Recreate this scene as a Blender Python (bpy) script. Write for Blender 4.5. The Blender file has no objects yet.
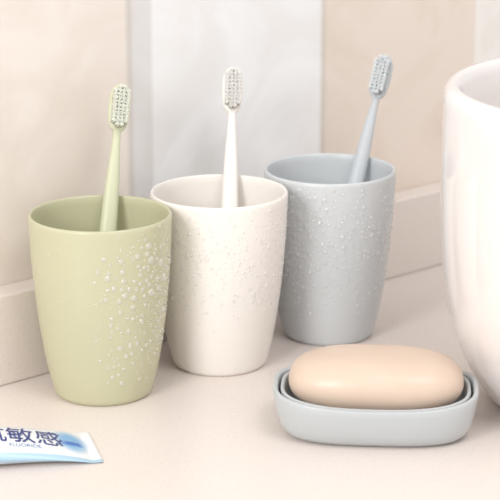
import bpy, bmesh, math, random
from mathutils import Vector, Matrix
random.seed(7)
scene = bpy.context.scene
try:
    scene.view_settings.view_transform = 'Standard'
except Exception: pass
COL = scene.collection

def lin(c):
    c = c/255.0
    return c/12.92 if c <= 0.04045 else ((c+0.055)/1.055)**2.4
def rgb(r,g,b): return (lin(r),lin(g),lin(b),1)

# ---------------- materials ----------------
def base_mat(name):
    m = bpy.data.materials.new(name); m.use_nodes = True
    nt = m.node_tree; b = nt.nodes['Principled BSDF']
    return m, nt, b
def plastic(name, col, col2=None, rough=0.30, scale=1500, bump=0.01, sss=0.0, spec=0.5, coat=0.0, detail=2):
    m, nt, b = base_mat(name)
    tc = nt.nodes.new('ShaderNodeTexCoord')
    n = nt.nodes.new('ShaderNodeTexNoise'); n.inputs['Scale'].default_value = scale; n.inputs['Detail'].default_value = detail
    nt.links.new(tc.outputs['Object'], n.inputs['Vector'])
    cr = nt.nodes.new('ShaderNodeValToRGB')
    cr.color_ramp.elements[0].position = 0.35; cr.color_ramp.elements[1].position = 0.6
    cr.color_ramp.elements[0].color = col2 or tuple(c*0.97 for c in col[:3])+(1,)
    cr.color_ramp.elements[1].color = col
    nt.links.new(n.outputs['Fac'], cr.inputs['Fac'])
    nt.links.new(cr.outputs['Color'], b.inputs['Base Color'])
    b.inputs['Roughness'].default_value = rough
    b.inputs['Specular IOR Level'].default_value = spec
    b.inputs['Coat Weight'].default_value = coat
    if sss:
        b.inputs['Subsurface Weight'].default_value = sss
        b.inputs['Subsurface Radius'].default_value = (0.006,0.004,0.003)
        b.inputs['Subsurface Scale'].default_value = 1.0
    if bump:
        bp = nt.nodes.new('ShaderNodeBump'); bp.inputs['Strength'].default_value = bump; bp.inputs['Distance'].default_value = 0.0004
        nt.links.new(n.outputs['Fac'], bp.inputs['Height']); nt.links.new(bp.outputs['Normal'], b.inputs['Normal'])
    return m

M_green = plastic('green_plastic', rgb(197,196,165), rgb(194,193,162))
M_cream = plastic('cream_plastic', rgb(241,236,230), rgb(238,233,227))
M_blue  = plastic('blue_plastic', rgb(207,211,213), rgb(203,207,210))
M_bgreen= plastic('green_brush_plastic', rgb(207,209,180), bump=0, rough=0.35)
M_bcream= plastic('cream_brush_plastic', rgb(243,239,234), bump=0, rough=0.35)
M_bblue = plastic('blue_brush_plastic', rgb(195,200,204), bump=0, rough=0.35)
M_dish  = plastic('dish_plastic', rgb(192,197,199), rgb(189,194,196), rough=0.3)
M_soap  = plastic('soap_surface', rgb(217,196,178), rgb(215,193,175), rough=0.36, scale=60, bump=0.01, sss=0.02)
M_ceram = plastic('white_ceramic_glaze', rgb(240,235,233), rgb(238,233,231), rough=0.08, scale=10, bump=0, coat=0.5)

def mat_bristle(name,col):
    m, nt, b = base_mat(name)
    b.inputs['Base Color'].default_value = col
    b.inputs['Roughness'].default_value = 0.5
    tr = nt.nodes.new('ShaderNodeBsdfTranslucent'); tr.inputs[0].default_value=col
    mx = nt.nodes.new('ShaderNodeMixShader'); mx.inputs[0].default_value=0.55
    nt.links.new(b.outputs[0],mx.inputs[1]); nt.links.new(tr.outputs[0],mx.inputs[2])
    nt.links.new(mx.outputs[0],nt.nodes['Material Output'].inputs['Surface'])
    return m
BR_g = mat_bristle('bristle_nylon_green',(0.96,0.97,0.91,1))
BR_c = mat_bristle('bristle_nylon_cream',(0.98,0.97,0.95,1))
BR_b = mat_bristle('bristle_nylon_blue',(0.93,0.95,0.96,1))
def mat_water():
    m, nt, b = base_mat('water')
    b.inputs['Base Color'].default_value = (1,1,1,1)
    b.inputs['Roughness'].default_value = 0.12
    tr=nt.nodes.new('ShaderNodeBsdfTransparent'); tr.inputs[0].default_value=(1,1,1,1)
    gl=nt.nodes.new('ShaderNodeBsdfGlossy'); gl.inputs['Roughness'].default_value=0.09
    m1=nt.nodes.new('ShaderNodeMixShader'); m1.inputs[0].default_value=0.15
    nt.links.new(tr.outputs[0],m1.inputs[1]); nt.links.new(gl.outputs[0],m1.inputs[2])
    m2=nt.nodes.new('ShaderNodeMixShader'); m2.inputs[0].default_value=0.22
    nt.links.new(m1.outputs[0],m2.inputs[1]); nt.links.new(b.outputs[0],m2.inputs[2])
    nt.links.new(m2.outputs[0],nt.nodes['Material Output'].inputs['Surface'])
    return m
M_water = mat_water()

def mat_counter():
    m, nt, b = base_mat('counter_stone')
    tc = nt.nodes.new('ShaderNodeTexCoord')
    n = nt.nodes.new('ShaderNodeTexNoise'); n.inputs['Scale'].default_value = 500; n.inputs['Detail'].default_value = 3
    n2 = nt.nodes.new('ShaderNodeTexNoise'); n2.inputs['Scale'].default_value = 9; n2.inputs['Detail'].default_value = 4
    for k in (n,n2): nt.links.new(tc.outputs['Object'], k.inputs['Vector'])
    cr = nt.nodes.new('ShaderNodeValToRGB')
    cr.color_ramp.elements[0].position=0.30; cr.color_ramp.elements[0].color = rgb(224,213,206)
    cr.color_ramp.elements[1].position=0.42; cr.color_ramp.elements[1].color = rgb(231,221,215)
    e = cr.color_ramp.elements.new(0.72); e.color = rgb(234,225,219)
    nt.links.new(n.outputs['Fac'], cr.inputs['Fac'])
    cr2 = nt.nodes.new('ShaderNodeValToRGB')
    cr2.color_ramp.elements[0].color=(0.96,0.955,0.95,1); cr2.color_ramp.elements[1].color=(1,1,1,1)
    nt.links.new(n2.outputs['Fac'], cr2.inputs['Fac'])
    mx = nt.nodes.new('ShaderNodeMix'); mx.data_type='RGBA'; mx.blend_type='MULTIPLY'; mx.inputs['Factor'].default_value=1
    nt.links.new(cr.outputs['Color'], mx.inputs[6]); nt.links.new(cr2.outputs['Color'], mx.inputs[7])
    nt.links.new(mx.outputs[2], b.inputs['Base Color'])
    b.inputs['Roughness'].default_value = 0.3
    return m
M_counter = mat_counter()

def mat_wall():
    m, nt, b = base_mat('wall_tiles')
    tc = nt.nodes.new('ShaderNodeTexCoord')
    sp = nt.nodes.new('ShaderNodeSeparateXYZ'); nt.links.new(tc.outputs['Object'], sp.inputs[0])
    mr = nt.nodes.new('ShaderNodeMapRange'); mr.inputs['From Min'].default_value=-0.4; mr.inputs['From Max'].default_value=0.6
    nt.links.new(sp.outputs['X'], mr.inputs['Value'])
    cr = nt.nodes.new('ShaderNodeValToRGB'); r = cr.color_ramp; r.interpolation='LINEAR'
    def P(s): return (s+0.4)
    stops = [(-0.4,(234,225,217)),(0.112,(234,225,217)),(0.1135,(208,203,199)),(0.1165,(208,203,199)),(0.118,(221,219,219)),
             (0.133,(224,222,222)),(0.134,(241,241,242)),(0.277,(241,241,242)),(0.278,(213,205,196)),(0.280,(213,205,196)),(0.281,(230,218,207)),
             (0.43,(230,218,207)),(0.432,(238,235,231)),(0.6,(238,235,231))]
    while len(r.elements)>1: r.elements.remove(r.elements[-1])
    r.elements[0].position=P(stops[0][0]); r.elements[0].color=rgb(*stops[0][1])
    for s,c in stops[1:]:
        e=r.elements.new(min(P(s),1.0)); e.color=rgb(*c)
    nt.links.new(mr.outputs[0], cr.inputs['Fac'])
    n = nt.nodes.new('ShaderNodeTexNoise'); n.inputs['Scale'].default_value=11; n.inputs['Detail'].default_value=5; n.inputs['Distortion'].default_value=2.2
    nt.links.new(tc.outputs['Object'], n.inputs['Vector'])
    cr2 = nt.nodes.new('ShaderNodeValToRGB')
    cr2.color_ramp.elements[0].position=0.36; cr2.color_ramp.elements[0].color=(0.93,0.91,0.885,1)
    cr2.color_ramp.elements[1].position=0.58; cr2.color_ramp.elements[1].color=(1,1,1,1)
    nt.links.new(n.outputs['Fac'], cr2.inputs['Fac'])
    mx = nt.nodes.new('ShaderNodeMix'); mx.data_type='RGBA'; mx.blend_type='MULTIPLY'; mx.inputs['Factor'].default_value=0.8
    nt.links.new(cr.outputs['Color'], mx.inputs[6]); nt.links.new(cr2.outputs['Color'], mx.inputs[7])
    nt.links.new(mx.outputs[2], b.inputs['Base Color'])
    b.inputs['Roughness'].default_value=0.25
    return m
M_wall = mat_wall()

# ---------------- helpers ----------------
def new_obj(name, bm_or_mesh, mats, parent=None, smooth=True, loc=None):
    if isinstance(bm_or_mesh, bmesh.types.BMesh):
        bmesh.ops.recalc_face_normals(bm_or_mesh, faces=bm_or_mesh.faces)
        me = bpy.data.meshes.new(name); bm_or_mesh.to_mesh(me); bm_or_mesh.free()
    else: me = bm_or_mesh
    if not isinstance(mats,(list,tuple)): mats=[mats]
    for m in mats: me.materials.append(m)
    if smooth:
        for p in me.polygons: p.use_smooth=True
    o = bpy.data.objects.new(name, me); COL.objects.link(o)
    if parent: o.parent=parent
    if loc is not None: o.location=loc
    return o
def empty(name, loc, label, cat, rot=0, group=None):
    o = bpy.data.objects.new(name, None); COL.objects.link(o)
    o.empty_display_size=0.02
    o.location=loc; o.rotation_euler=(0,0,rot)
    o["label"]=label; o["category"]=cat
    if group: o["group"]=group
    return o
def loft(bm, rings, cap0=True, cap1=True):
    vr=[[bm.verts.new(p) for p in r] for r in rings]
    n=len(vr[0])
    for a,b in zip(vr[:-1],vr[1:]):
        for i in range(n):
            bm.faces.new((a[i],a[(i+1)%n],b[(i+1)%n],b[i]))
    for do,r in ((cap0,rings[0]),(cap1,rings[-1])):
        if do:
            v = vr[0] if r is rings[0] else vr[-1]
            c = Vector((0,0,0))
            for q in v: c+=q.co
            cv=bm.verts.new(c/n)
            for i in range(n): bm.faces.new((v[i],v[(i+1)%n],cv))
def circ(r,z,n=112): return [(r*math.cos(2*math.pi*i/n), r*math.sin(2*math.pi*i/n), z) for i in range(n)]
def sell(a,b,z,e=2.0,n=112,cx=0,cy=0):
    out=[]
    for i in range(n):
        t=2*math.pi*i/n; c,s=math.cos(t),math.sin(t)
        out.append((cx+a*math.copysign(abs(c)**(2/e),c), cy+b*math.copysign(abs(s)**(2/e),s), z))
    return out
def catmull(pts, sub=6):
    out=[]
    P=[pts[0]]+list(pts)+[pts[-1]]
    for i in range(1,len(P)-2):
        for k in range(sub):
            t=k/sub
            q=[]
            for d in range(len(pts[0])):
                p0,p1,p2,p3=P[i-1][d],P[i][d],P[i+1][d],P[i+2][d]
                q.append(0.5*((2*p1)+(-p0+p2)*t+(2*p0-5*p1+4*p2-p3)*t*t+(-p0+3*p1-3*p2+p3)*t**3))
            out.append(tuple(q))
    out.append(tuple(pts[-1])); return out

# ---------------- setting ----------------
W0=Vector((-0.1488,-0.009,0)); WA=math.radians(41.4)
def wall_box(name,x0,x1,y0,y1,z0,z1,mat,bev=0.0):
    bm=bmesh.new()
    bmesh.ops.create_cube(bm,size=1)
    for v in bm.verts:
        v.co=Vector((x0 if v.co.x<0 else x1, y0 if v.co.y<0 else y1, z0 if v.co.z<0 else z1))
    if bev: bmesh.ops.bevel(bm,geom=list(bm.edges),offset=bev,segments=3,profile=0.5,affect='EDGES')
    o=new_obj(name,bm,mat,smooth=False); o.location=W0; o.rotation_euler=(0,0,WA); return o
wall=wall_box('wall_back',-0.7,1.1,0.018,0.12,0.0,0.9,M_wall); wall['kind']='structure'
ledge=wall_box('trim_1',-0.7,1.1,0.0,0.018,0.0,0.056,M_counter,0.0015); ledge['kind']='structure'
counter=wall_box('countertop',-0.7,1.1,-0.55,0.12,-0.04,0.0,M_counter,0.0)
counter['label']='pale beige speckled stone countertop against the tiled wall'; counter['category']='countertop'

# ---------------- cups ----------------
PROF=catmull([(0.0,0.0268),(0.0012,0.0282),(0.004,0.0295),(0.015,0.0322),(0.030,0.0349),(0.050,0.0376),(0.070,0.0395),(0.090,0.0408),(0.1065,0.0415)],5)
def cup_r(z):
    for (z0,r0),(z1,r1) in zip(PROF[:-1],PROF[1:]):
        if z0<=z<=z1: return r0+(r1-r0)*(z-z0)/max(z1-z0,1e-9)
    return PROF[-1][1]
def build_cup_mesh():
    bm=bmesh.new()
    rings=[circ(0.020,0.0008),circ(0.0255,0.0)]
    rings+=[circ(r,z) for z,r in PROF]
    T=0.0021
    rings+=[circ(0.0414,0.1080),circ(0.0410,0.1088),circ(0.0404,0.1091),circ(0.0398,0.1088),circ(0.0394,0.1080)]
    for z in [0.104,0.095,0.08,0.065,0.05,0.035,0.02,0.01]:
        rings.append(circ(cup_r(z)-T,z))
    rings+=[circ(0.0265,0.0055),circ(0.024,0.0038),circ(0.015,0.0035)]
    loft(bm,rings)
    return bm
DN=14
def droplets(parent, spec):
    V=[];F=[];placed=[]
    for (n, a0,a1, z0,z1, s0,s1) in spec:
        for _ in range(n):
            for attempt in range(12):
                a=math.radians(random.triangular(a0,a1,(a0+a1)/2)); z=random.triangular(z0,z1,z0*0.35+z1*0.65); r=cup_r(z)
                s=s0+(s1-s0)*random.random()**2.2
                st=random.uniform(0.95,1.3)
                p=Vector((r*math.cos(a),r*math.sin(a),z))
                if all((p-q).length>s*st+t for q,t in placed): break
            else: continue
            placed.append((p,s*st))
            slope=(cup_r(z+0.001)-cup_r(z-0.001))/0.002
            nrm=Vector((math.cos(a),math.sin(a),-slope)).normalized()
            tan=Vector((-math.sin(a),math.cos(a),0)); up=nrm.cross(tan)
            if up.z<0: up=-up
            base=len(V)
            prof=[(1.0,-0.12),(0.97,0.08),(0.86,0.28),(0.66,0.44),(0.38,0.55)]
            for (rr,hh) in prof:
                for i in range(DN):
                    t=2*math.pi*i/DN
                    V.append(p+tan*(s*rr*math.cos(t))+up*(s*st*rr*math.sin(t))+nrm*(s*hh))
            V.append(p+nrm*(s*0.6))
            for k in range(len(prof)-1):
                for i in range(DN):
                    j=(i+1)%DN
                    F.append((base+k*DN+i,base+k*DN+j,base+(k+1)*DN+j,base+(k+1)*DN+i))
            k=len(prof)-1
            for i in range(DN): F.append((base+k*DN+i,base+k*DN+(i+1)%DN,base+len(prof)*DN))
    me=bpy.data.meshes.new('water_droplets'); me.from_pydata([tuple(v) for v in V],[],F); me.update()
    o=new_obj('water_droplets',me,M_water,parent); o['kind']='stuff'; o['label']='clear beads of water'
    return o
# angle -90 faces the camera
cups=[((-0.0865,-0.0146,0),M_green,'sage green plastic tumbler with water droplets, against the cream tumbler',
       [(46,-92,-10,0.045,0.100,0.0013,0.0025),(18,-92,-20,0.01,0.06,0.001,0.0019),(230,-94,5,0.005,0.110,0.0004,0.0012),(90,-50,0,0.02,0.107,0.0004,0.0012),(30,-165,-65,0.02,0.1,0.0003,0.0006)]),
      ((-0.0186,0.036,0),M_cream,'cream white plastic tumbler with fine water droplets, between two tumblers',
       [(70,-175,-10,0.03,0.107,0.0008,0.0015),(210,-185,-10,0.03,0.109,0.0004,0.0010),(110,-75,5,0.04,0.107,0.0004,0.0011)]),
      ((0.0503,0.092,0),M_blue,'pale blue grey plastic tumbler beaded with water droplets',
       [(90,-175,-45,0.045,0.109,0.0010,0.0018),(440,-185,-45,0.02,0.109,0.0005,0.0013),(130,-75,5,0.02,0.106,0.0004,0.0011)])]
for loc,mat,lab,spec in cups:
    e=empty('tumbler',loc,lab,'cup',group='tumblers on the counter')
    new_obj('body',build_cup_mesh(),mat,e)
    droplets(e,spec)

# ---------------- toothbrushes ----------------
CAM=Vector((0,-1.1,0.404))
def toothbrush(B,T,mat,brm,lab,L=0.184,yaw=0):
    B=Vector(B);T=Vector(T); d=(T-B).normalized()
    away=(T-CAM).normalized(); y=(away-away.dot(d)*d).normalized(); x=y.cross(d)
    R=Matrix((x,y,d)).transposed().to_4x4()
    R=Matrix.Translation(B)@R@Matrix.Rotation(yaw,4,'Z')
    e=empty('toothbrush',(0,0,0),lab,'toothbrush',group='toothbrushes in the tumblers')
    e.matrix_world=R
    k=L/0.184
    prof=[(0.0,0.002,0.0018),(0.0015,0.0042,0.0032),(0.006,0.0053,0.0038),(0.04,0.0056,0.0042),(0.075,0.0054,0.0042),(0.10,0.0050,0.0041),(0.125,0.0041,0.0037),(0.142,0.0029,0.0029),(0.150,0.0024,0.0025),(0.156,0.0025,0.0024)]
    bm=bmesh.new()
    loft(bm,[sell(a,b,z*k,2.4,28) for z,a,b in catmull(prof,5)])
    new_obj('handle',bm,mat,e)
    bm=bmesh.new()
    z0,z1=0.1545*k,0.184*k
    rings=[]
    N=26
    for i in range(N+1):
        t=i/N; z=z0+(z1-z0)*(0.5-0.5*math.cos(math.pi*t))
        u=(z-z0)/(z1-z0)
        w=0.0065*(1-abs(2*u-1)**3.2)**(1/2.2) if 0<u<1 else 0.0
        w=max(w,0.0022 if u<0.5 else 0.0006)
        th=0.0022 if u<0.93 else 0.0022*max(0.4,(1-u)/0.07)
        rings.append(sell(w,th,z,3,28))
    loft(bm,rings); new_obj('brush_head',bm,mat,e)
    V=[];F=[]
    rows=[(-0.0036),(-0.0012),(0.0012),(0.0036)]
    for j in range(11):
        z=z0+0.0036+j*(z1-z0-0.0068)/10
        for xx in rows:
            if (j in (0,10)) and abs(xx)>0.002: continue
            for q in range(15):
                aa=2*math.pi*q/6 if q<6 else 2*math.pi*(q-6)/8+0.5; rr=0.00055 if q<6 else 0.0011
                if q==14: rr=0
                ox,oz=rr*math.cos(aa),rr*math.sin(aa)
                hl=0.0078+random.uniform(-0.0002,0.0002); tx,tz=random.gauss(0,.00012),random.gauss(0,.00012)
                b0=len(V); S=6; R0=0.00036
                for (yy,ax,az) in ((-0.0018,0,0),(-0.0018-hl,tx,tz)):
                    for i in range(S):
                        t=2*math.pi*i/S; V.append((xx+ox+ax+R0*math.cos(t),yy,z+oz+az+R0*math.sin(t)))
                for i in range(S): F.append((b0+i,b0+(i+1)%S,b0+S+(i+1)%S,b0+S+i))
                F.append(tuple(b0+S+i for i in range(S)))
    me=bpy.data.meshes.new('bristles'); me.from_pydata(V,[],F); me.update()
    o=new_obj('bristles',me,brm,e,smooth=False); o['kind']='stuff'; o['label']='white translucent bristles'
toothbrush((-0.0916,-0.0266,0.006),(-0.0825,0.0191,0.109),M_bgreen,BR_g,'sage green toothbrush standing in the green tumbler',L=0.182,yaw=0.12)
toothbrush((-0.0148,0.024,0.006),(-0.0121,0.0700,0.109),M_bcream,BR_c,'cream white toothbrush standing in the cream tumbler',L=0.182,yaw=0.05)
toothbrush((0.0452,0.080,0.006),(0.0718,0.1190,0.109),M_bblue,BR_b,'blue grey toothbrush leaning in the pale blue tumbler',L=0.182,yaw=-0.2)

# ---------------- soap dish ----------------
DR=math.radians(-4)
dish=empty('soap_dish',(0.0702,-0.0755,0),'pale blue grey oval plastic soap dish under a peach soap','soap dish',rot=DR)
A,Bd=0.0572,0.0375
def sad(p):
    x,y,z=p; return (x,y,z+0.0040*max(0,(z-0.008)/0.017)*(abs(x)/A)**2.2)
def dr(ins,z,e=3.1): return [sad(p) for p in sell(A-ins,Bd-ins,z,e,128)]
bm=bmesh.new()
loft(bm,[dr(0.016,0.0008),dr(0.0115,0.0),dr(0.0085,0.0008),dr(0.0055,0.0035),dr(0.0033,0.008),dr(0.0016,0.014),dr(0.0004,0.0195),dr(0,0.0228),dr(0.0002,0.0233),dr(0.0007,0.0236),dr(0.0021,0.0236),dr(0.0026,0.0232),dr(0.0028,0.0226),dr(0.0032,0.018),dr(0.0055,0.009),dr(0.010,0.004),dr(0.02,0.0035)])
new_obj('outer_dish',bm,M_dish,dish)
bm=bmesh.new()
loft(bm,[dr(0.010,0.0095),dr(0.0072,0.0115),dr(0.0056,0.017),dr(0.0042,0.0218),dr(0.0043,0.0229),dr(0.0048,0.0233),dr(0.0058,0.0233),dr(0.0064,0.0228),dr(0.0067,0.0218),dr(0.0080,0.018),dr(0.0098,0.0140),dr(0.014,0.0125),dr(0.022,0.0125)])
tray=new_obj('drain_tray',bm,M_dish,dish)
bm=bmesh.new()
for i in range(-4,5):
    hb=0.017 if abs(i)<4 else 0.012
    vs=sell(0.0021,hb,0.006,4,24,cx=i*0.0098); vt=[(x,y,0.0165) for x,y,_ in vs]
    loft(bm,[vs,vt])
cut=new_obj('cutter',bm,M_dish,dish,smooth=False)
md=tray.modifiers.new('slots','BOOLEAN'); md.object=cut; md.operation='DIFFERENCE'; md.solver='EXACT'
bpy.context.view_layer.update()
dg=bpy.context.evaluated_depsgraph_get()
me=bpy.data.meshes.new_from_object(tray.evaluated_get(dg))
tray.modifiers.clear(); tray.data=me
bpy.data.objects.remove(cut)

# soap
soap_c=(0.0705,-0.0735,0.0128)
bm=bmesh.new()
SA,SB,SH=0.0488,0.0290,0.0320
rings=[]
N=30
for i in range(1,N):
    t=-math.pi/2+math.pi*i/N
    c,s=math.cos(t),math.sin(t)
    k=abs(c)**(0.62); zz=SH/2+ (SH/2)*math.copysign(abs(s)**0.95,s)
    rings.append(sell(SA*k, SB*k, zz, 2.5+0.4*k, 96))
loft(bm,rings)
soap=new_obj('bar_of_soap',bm,M_soap,loc=soap_c); soap.rotation_euler=(0,0,math.radians(-5))
soap['label']='peach coloured rounded bar of soap resting in the dish'; soap['category']='soap'

# ---------------- ceramic vessel ----------------
vp=catmull([(0.0,0.080),(0.002,0.085),(0.010,0.0925),(0.030,0.1035),(0.055,0.1115),(0.085,0.1155),(0.12,0.1170),(0.172,0.1170)],6)
bm=bmesh.new()
rings=[circ(0.05,0.001,160),circ(0.074,0.0,160)]+[circ(r,z,160) for z,r in vp]
rings+=[circ(0.1170,0.178,160),circ(0.1160,0.1825,160),circ(0.1135,0.1852,160),circ(0.1105,0.1855,160),circ(0.1080,0.1835,160),circ(0.1068,0.179,160)]
rings+=[circ(r-0.0095,z,160) for z,r in reversed(vp) if z>0.012 and z<0.17]
rings+=[circ(0.06,0.011,160),circ(0.03,0.010,160)]
loft(bm,rings)
vessel=new_obj('ceramic_basin',bm,M_ceram,loc=(0.226,-0.024,0))
vessel['label']='large glossy white ceramic round basin with thick rim'; vessel['category']='basin'

# ---------------- toothpaste tube ----------------
TU=math.atan2(-0.26,-0.965)
tube=empty('toothpaste_tube',(-0.0845,-0.1045,0.0),'white and blue printed toothpaste tube lying flat','toothpaste',rot=TU)
TW=0.0225
def t_half(u):
    if u<0.006: return 0.0006
    return 0.0006+0.0095*(1-math.exp(-(u-0.006)/0.040))
def t_w(u): return TW-0.0022*min(1,max(0,(u-0.006)/0.09))
def t_top(u,v):
    w=t_w(u); h=t_half(u)
    q=max(0,1-(abs(v)/w)**2.4)
    return h+h*q**0.6
bm=bmesh.new()
rings=[]
us=[0,0.0004,0.0015,0.003,0.0045,0.006,0.0063]+[0.007+0.004*i for i in range(24)]
for u in us:
    h=t_half(u)*(0.5 if u==0 else 1); w=t_w(u)
    ring=[]
    for i in range(64):
        a=2*math.pi*i/64; c,s=math.cos(a),math.sin(a)
        v=w*math.copysign(abs(c)**0.95,c)
        zz=h+h*math.copysign(max(0,(1-abs(v/w)**2.4))**0.6,s)
        ring.append((u,v,zz))
    rings.append(ring)
u=us[-1]; h=t_half(u)
for du,f in ((0.002,0.93),(0.006,0.75),(0.010,0.5)):
    rings.append([(u+du,v*f,h+(z-h)*f) for (_,v,z) in rings[len(us)-1]])
loft(bm,rings)
def mat_tube():
    m,nt,b=base_mat('tube_print')
    tc=nt.nodes.new('ShaderNodeTexCoord'); sp=nt.nodes.new('ShaderNodeSeparateXYZ'); nt.links.new(tc.outputs['Object'],sp.inputs[0])
    def math_(op,a,b2=None,c=None):
        n=nt.nodes.new('ShaderNodeMath'); n.operation=op
        for i,x in enumerate((a,b2,c)):
            if x is None: continue
            if isinstance(x,(int,float)): n.inputs[i].default_value=x
            else: nt.links.new(x,n.inputs[i])
        return n.outputs[0]
    def mix(f,a,b2):
        n=nt.nodes.new('ShaderNodeMix'); n.data_type='RGBA'
        nt.links.new(f,n.inputs[0])
        for i,x in ((6,a),(7,b2)):
            if isinstance(x,tuple): n.inputs[i].default_value=x
            else: nt.links.new(x,n.inputs[i])
        return n.outputs[2]
    X,Y=sp.outputs['X'],sp.outputs['Y']
    def sstep(v,a,bb):
        n=nt.nodes.new('ShaderNodeMapRange'); n.interpolation_type='SMOOTHSTEP'
        nt.links.new(v,n.inputs[0])
        if a<bb: n.inputs[1].default_value=a; n.inputs[2].default_value=bb
        else:
            n.inputs[1].default_value=bb; n.inputs[2].default_value=a; n.inputs[3].default_value=1; n.inputs[4].default_value=0
        return n.outputs[0]
    d=math_('ADD',math_('POWER',math_('ABSOLUTE',math_('DIVIDE',math_('SUBTRACT',X,0.0135),0.0085)),2.0),math_('POWER',math_('ABSOLUTE',math_('DIVIDE',math_('SUBTRACT',Y,-0.002),0.015)),2.0))
    haze=sstep(d,1.6,0.1)
    col=mix(haze,rgb(240,243,247),rgb(120,180,230))
    cy=math_('ADD',math_('MULTIPLY',math_('POWER',math_('ABSOLUTE',math_('DIVIDE',math_('SUBTRACT',X,0.009),0.03)),2.0),0.025),0.001)
    dd=math_('ABSOLUTE',math_('SUBTRACT',Y,cy))
    sw=math_('MULTIPLY',sstep(dd,0.0040,0.0018),math_('MULTIPLY',sstep(X,0.0065,0.010),sstep(X,0.024,0.014)))
    col=mix(sw,col,rgb(35,105,200))
    band=sstep(Y,0.0180,0.0198)
    col=mix(band,col,rgb(175,205,224))
    nt.links.new(col,b.inputs['Base Color']); b.inputs['Roughness'].default_value=0.22
    return m
new_obj('tube_body',bm,mat_tube(),tube)
bm=bmesh.new()
cu=us[-1]+0.010; ch=t_half(us[-1])
R=[]
for uu,r in ((0,0.0090),(0.001,0.0098),(0.016,0.0096),(0.018,0.0085)):
    R.append([(cu+uu,r*math.cos(2*math.pi*i/48)*(1+0.02*(i%2)),ch+r*math.sin(2*math.pi*i/48)*(1+0.02*(i%2))) for i in range(48)])
loft(bm,R); new_obj('tube_cap',bm,plastic('cap_white',rgb(238,240,242),bump=0),tube)

M_ink=base_mat('blue_ink')[0]; M_ink.node_tree.nodes['Principled BSDF'].inputs['Base Color'].default_value=rgb(30,54,132)
M_ink.node_tree.nodes['Principled BSDF'].inputs['Roughness'].default_value=0.3
M_ink2=base_mat('grey_blue_ink')[0]; M_ink2.node_tree.nodes['Principled BSDF'].inputs['Base Color'].default_value=rgb(110,140,180)
def put_text(txt,size,u_start,v0,mat,name,sx=1.0,sy=1.0,off=0.0):
    c=bpy.data.curves.new(name,'FONT'); c.body=txt; c.size=size; c.offset=off
    o=bpy.data.objects.new('tmp',c); COL.objects.link(o)
    bpy.context.view_layer.update()
    me=bpy.data.meshes.new_from_object(o.evaluated_get(bpy.context.evaluated_depsgraph_get()))
    bpy.data.objects.remove(o)
    bmt=bmesh.new(); bmt.from_mesh(me)
    bmesh.ops.triangulate(bmt,faces=bmt.faces)
    bmesh.ops.subdivide_edges(bmt,edges=[e for e in bmt.edges if e.calc_length()>0.002],cuts=2,use_grid_fill=False)
    bmesh.ops.triangulate(bmt,faces=bmt.faces)
    bmt.to_mesh(me); bmt.free()
    xmax=max(v.co.x for v in me.vertices)
    for v in me.vertices:
        u=u_start+(xmax-v.co.x)*sx; vv=v0-v.co.y*sy
        v.co=Vector((u,vv,t_top(u,vv)+0.00022))
    me.materials.clear()
    return new_obj(name,me,mat,tube,smooth=False)
put_text('抗敏感',0.0160,0.0190,0.0090,M_ink,'printed_lettering',0.96,1.4,0.00008)
put_text('FLUORIDE',0.0038,0.032,0.0150,M_ink2,'printed_lettering',1.0,1.1)

# ---------------- lights & world ----------------
w=bpy.data.worlds.new('World'); scene.world=w; w.use_nodes=True
w.node_tree.nodes['Background'].inputs[0].default_value=(1.0,0.99,0.98,1)
w.node_tree.nodes['Background'].inputs[1].default_value=0.93
def area(name,loc,target,size,power,col):
    l=bpy.data.lights.new(name,'AREA'); l.shape='RECTANGLE'; l.size=size[0]; l.size_y=size[1]; l.energy=power; l.color=col
    o=bpy.data.objects.new(name,l); COL.objects.link(o); o.location=loc
    o.rotation_euler=(Vector(target)-Vector(loc)).to_track_quat('-Z','Y').to_euler()
area('window_light',(-0.75,-1.25,0.75),(0,0,0.05),(0.45,0.55),11.5,(1,0.993,0.988))
area('ceiling_light',(0.45,-0.7,1.3),(0,0.05,0.05),(0.5,0.5),4.8,(1,0.98,0.965))

# ---------------- camera ----------------
cam=bpy.data.cameras.new('Camera'); co=bpy.data.objects.new('Camera',cam); COL.objects.link(co)
co.location=CAM; co.rotation_euler=(math.radians(90-16.3),0,0)
cam.sensor_width=36; cam.lens=1950/500*36; cam.clip_start=0.01
cam.dof.use_dof=True; cam.dof.focus_distance=1.11; cam.dof.aperture_fstop=14
scene.camera=co
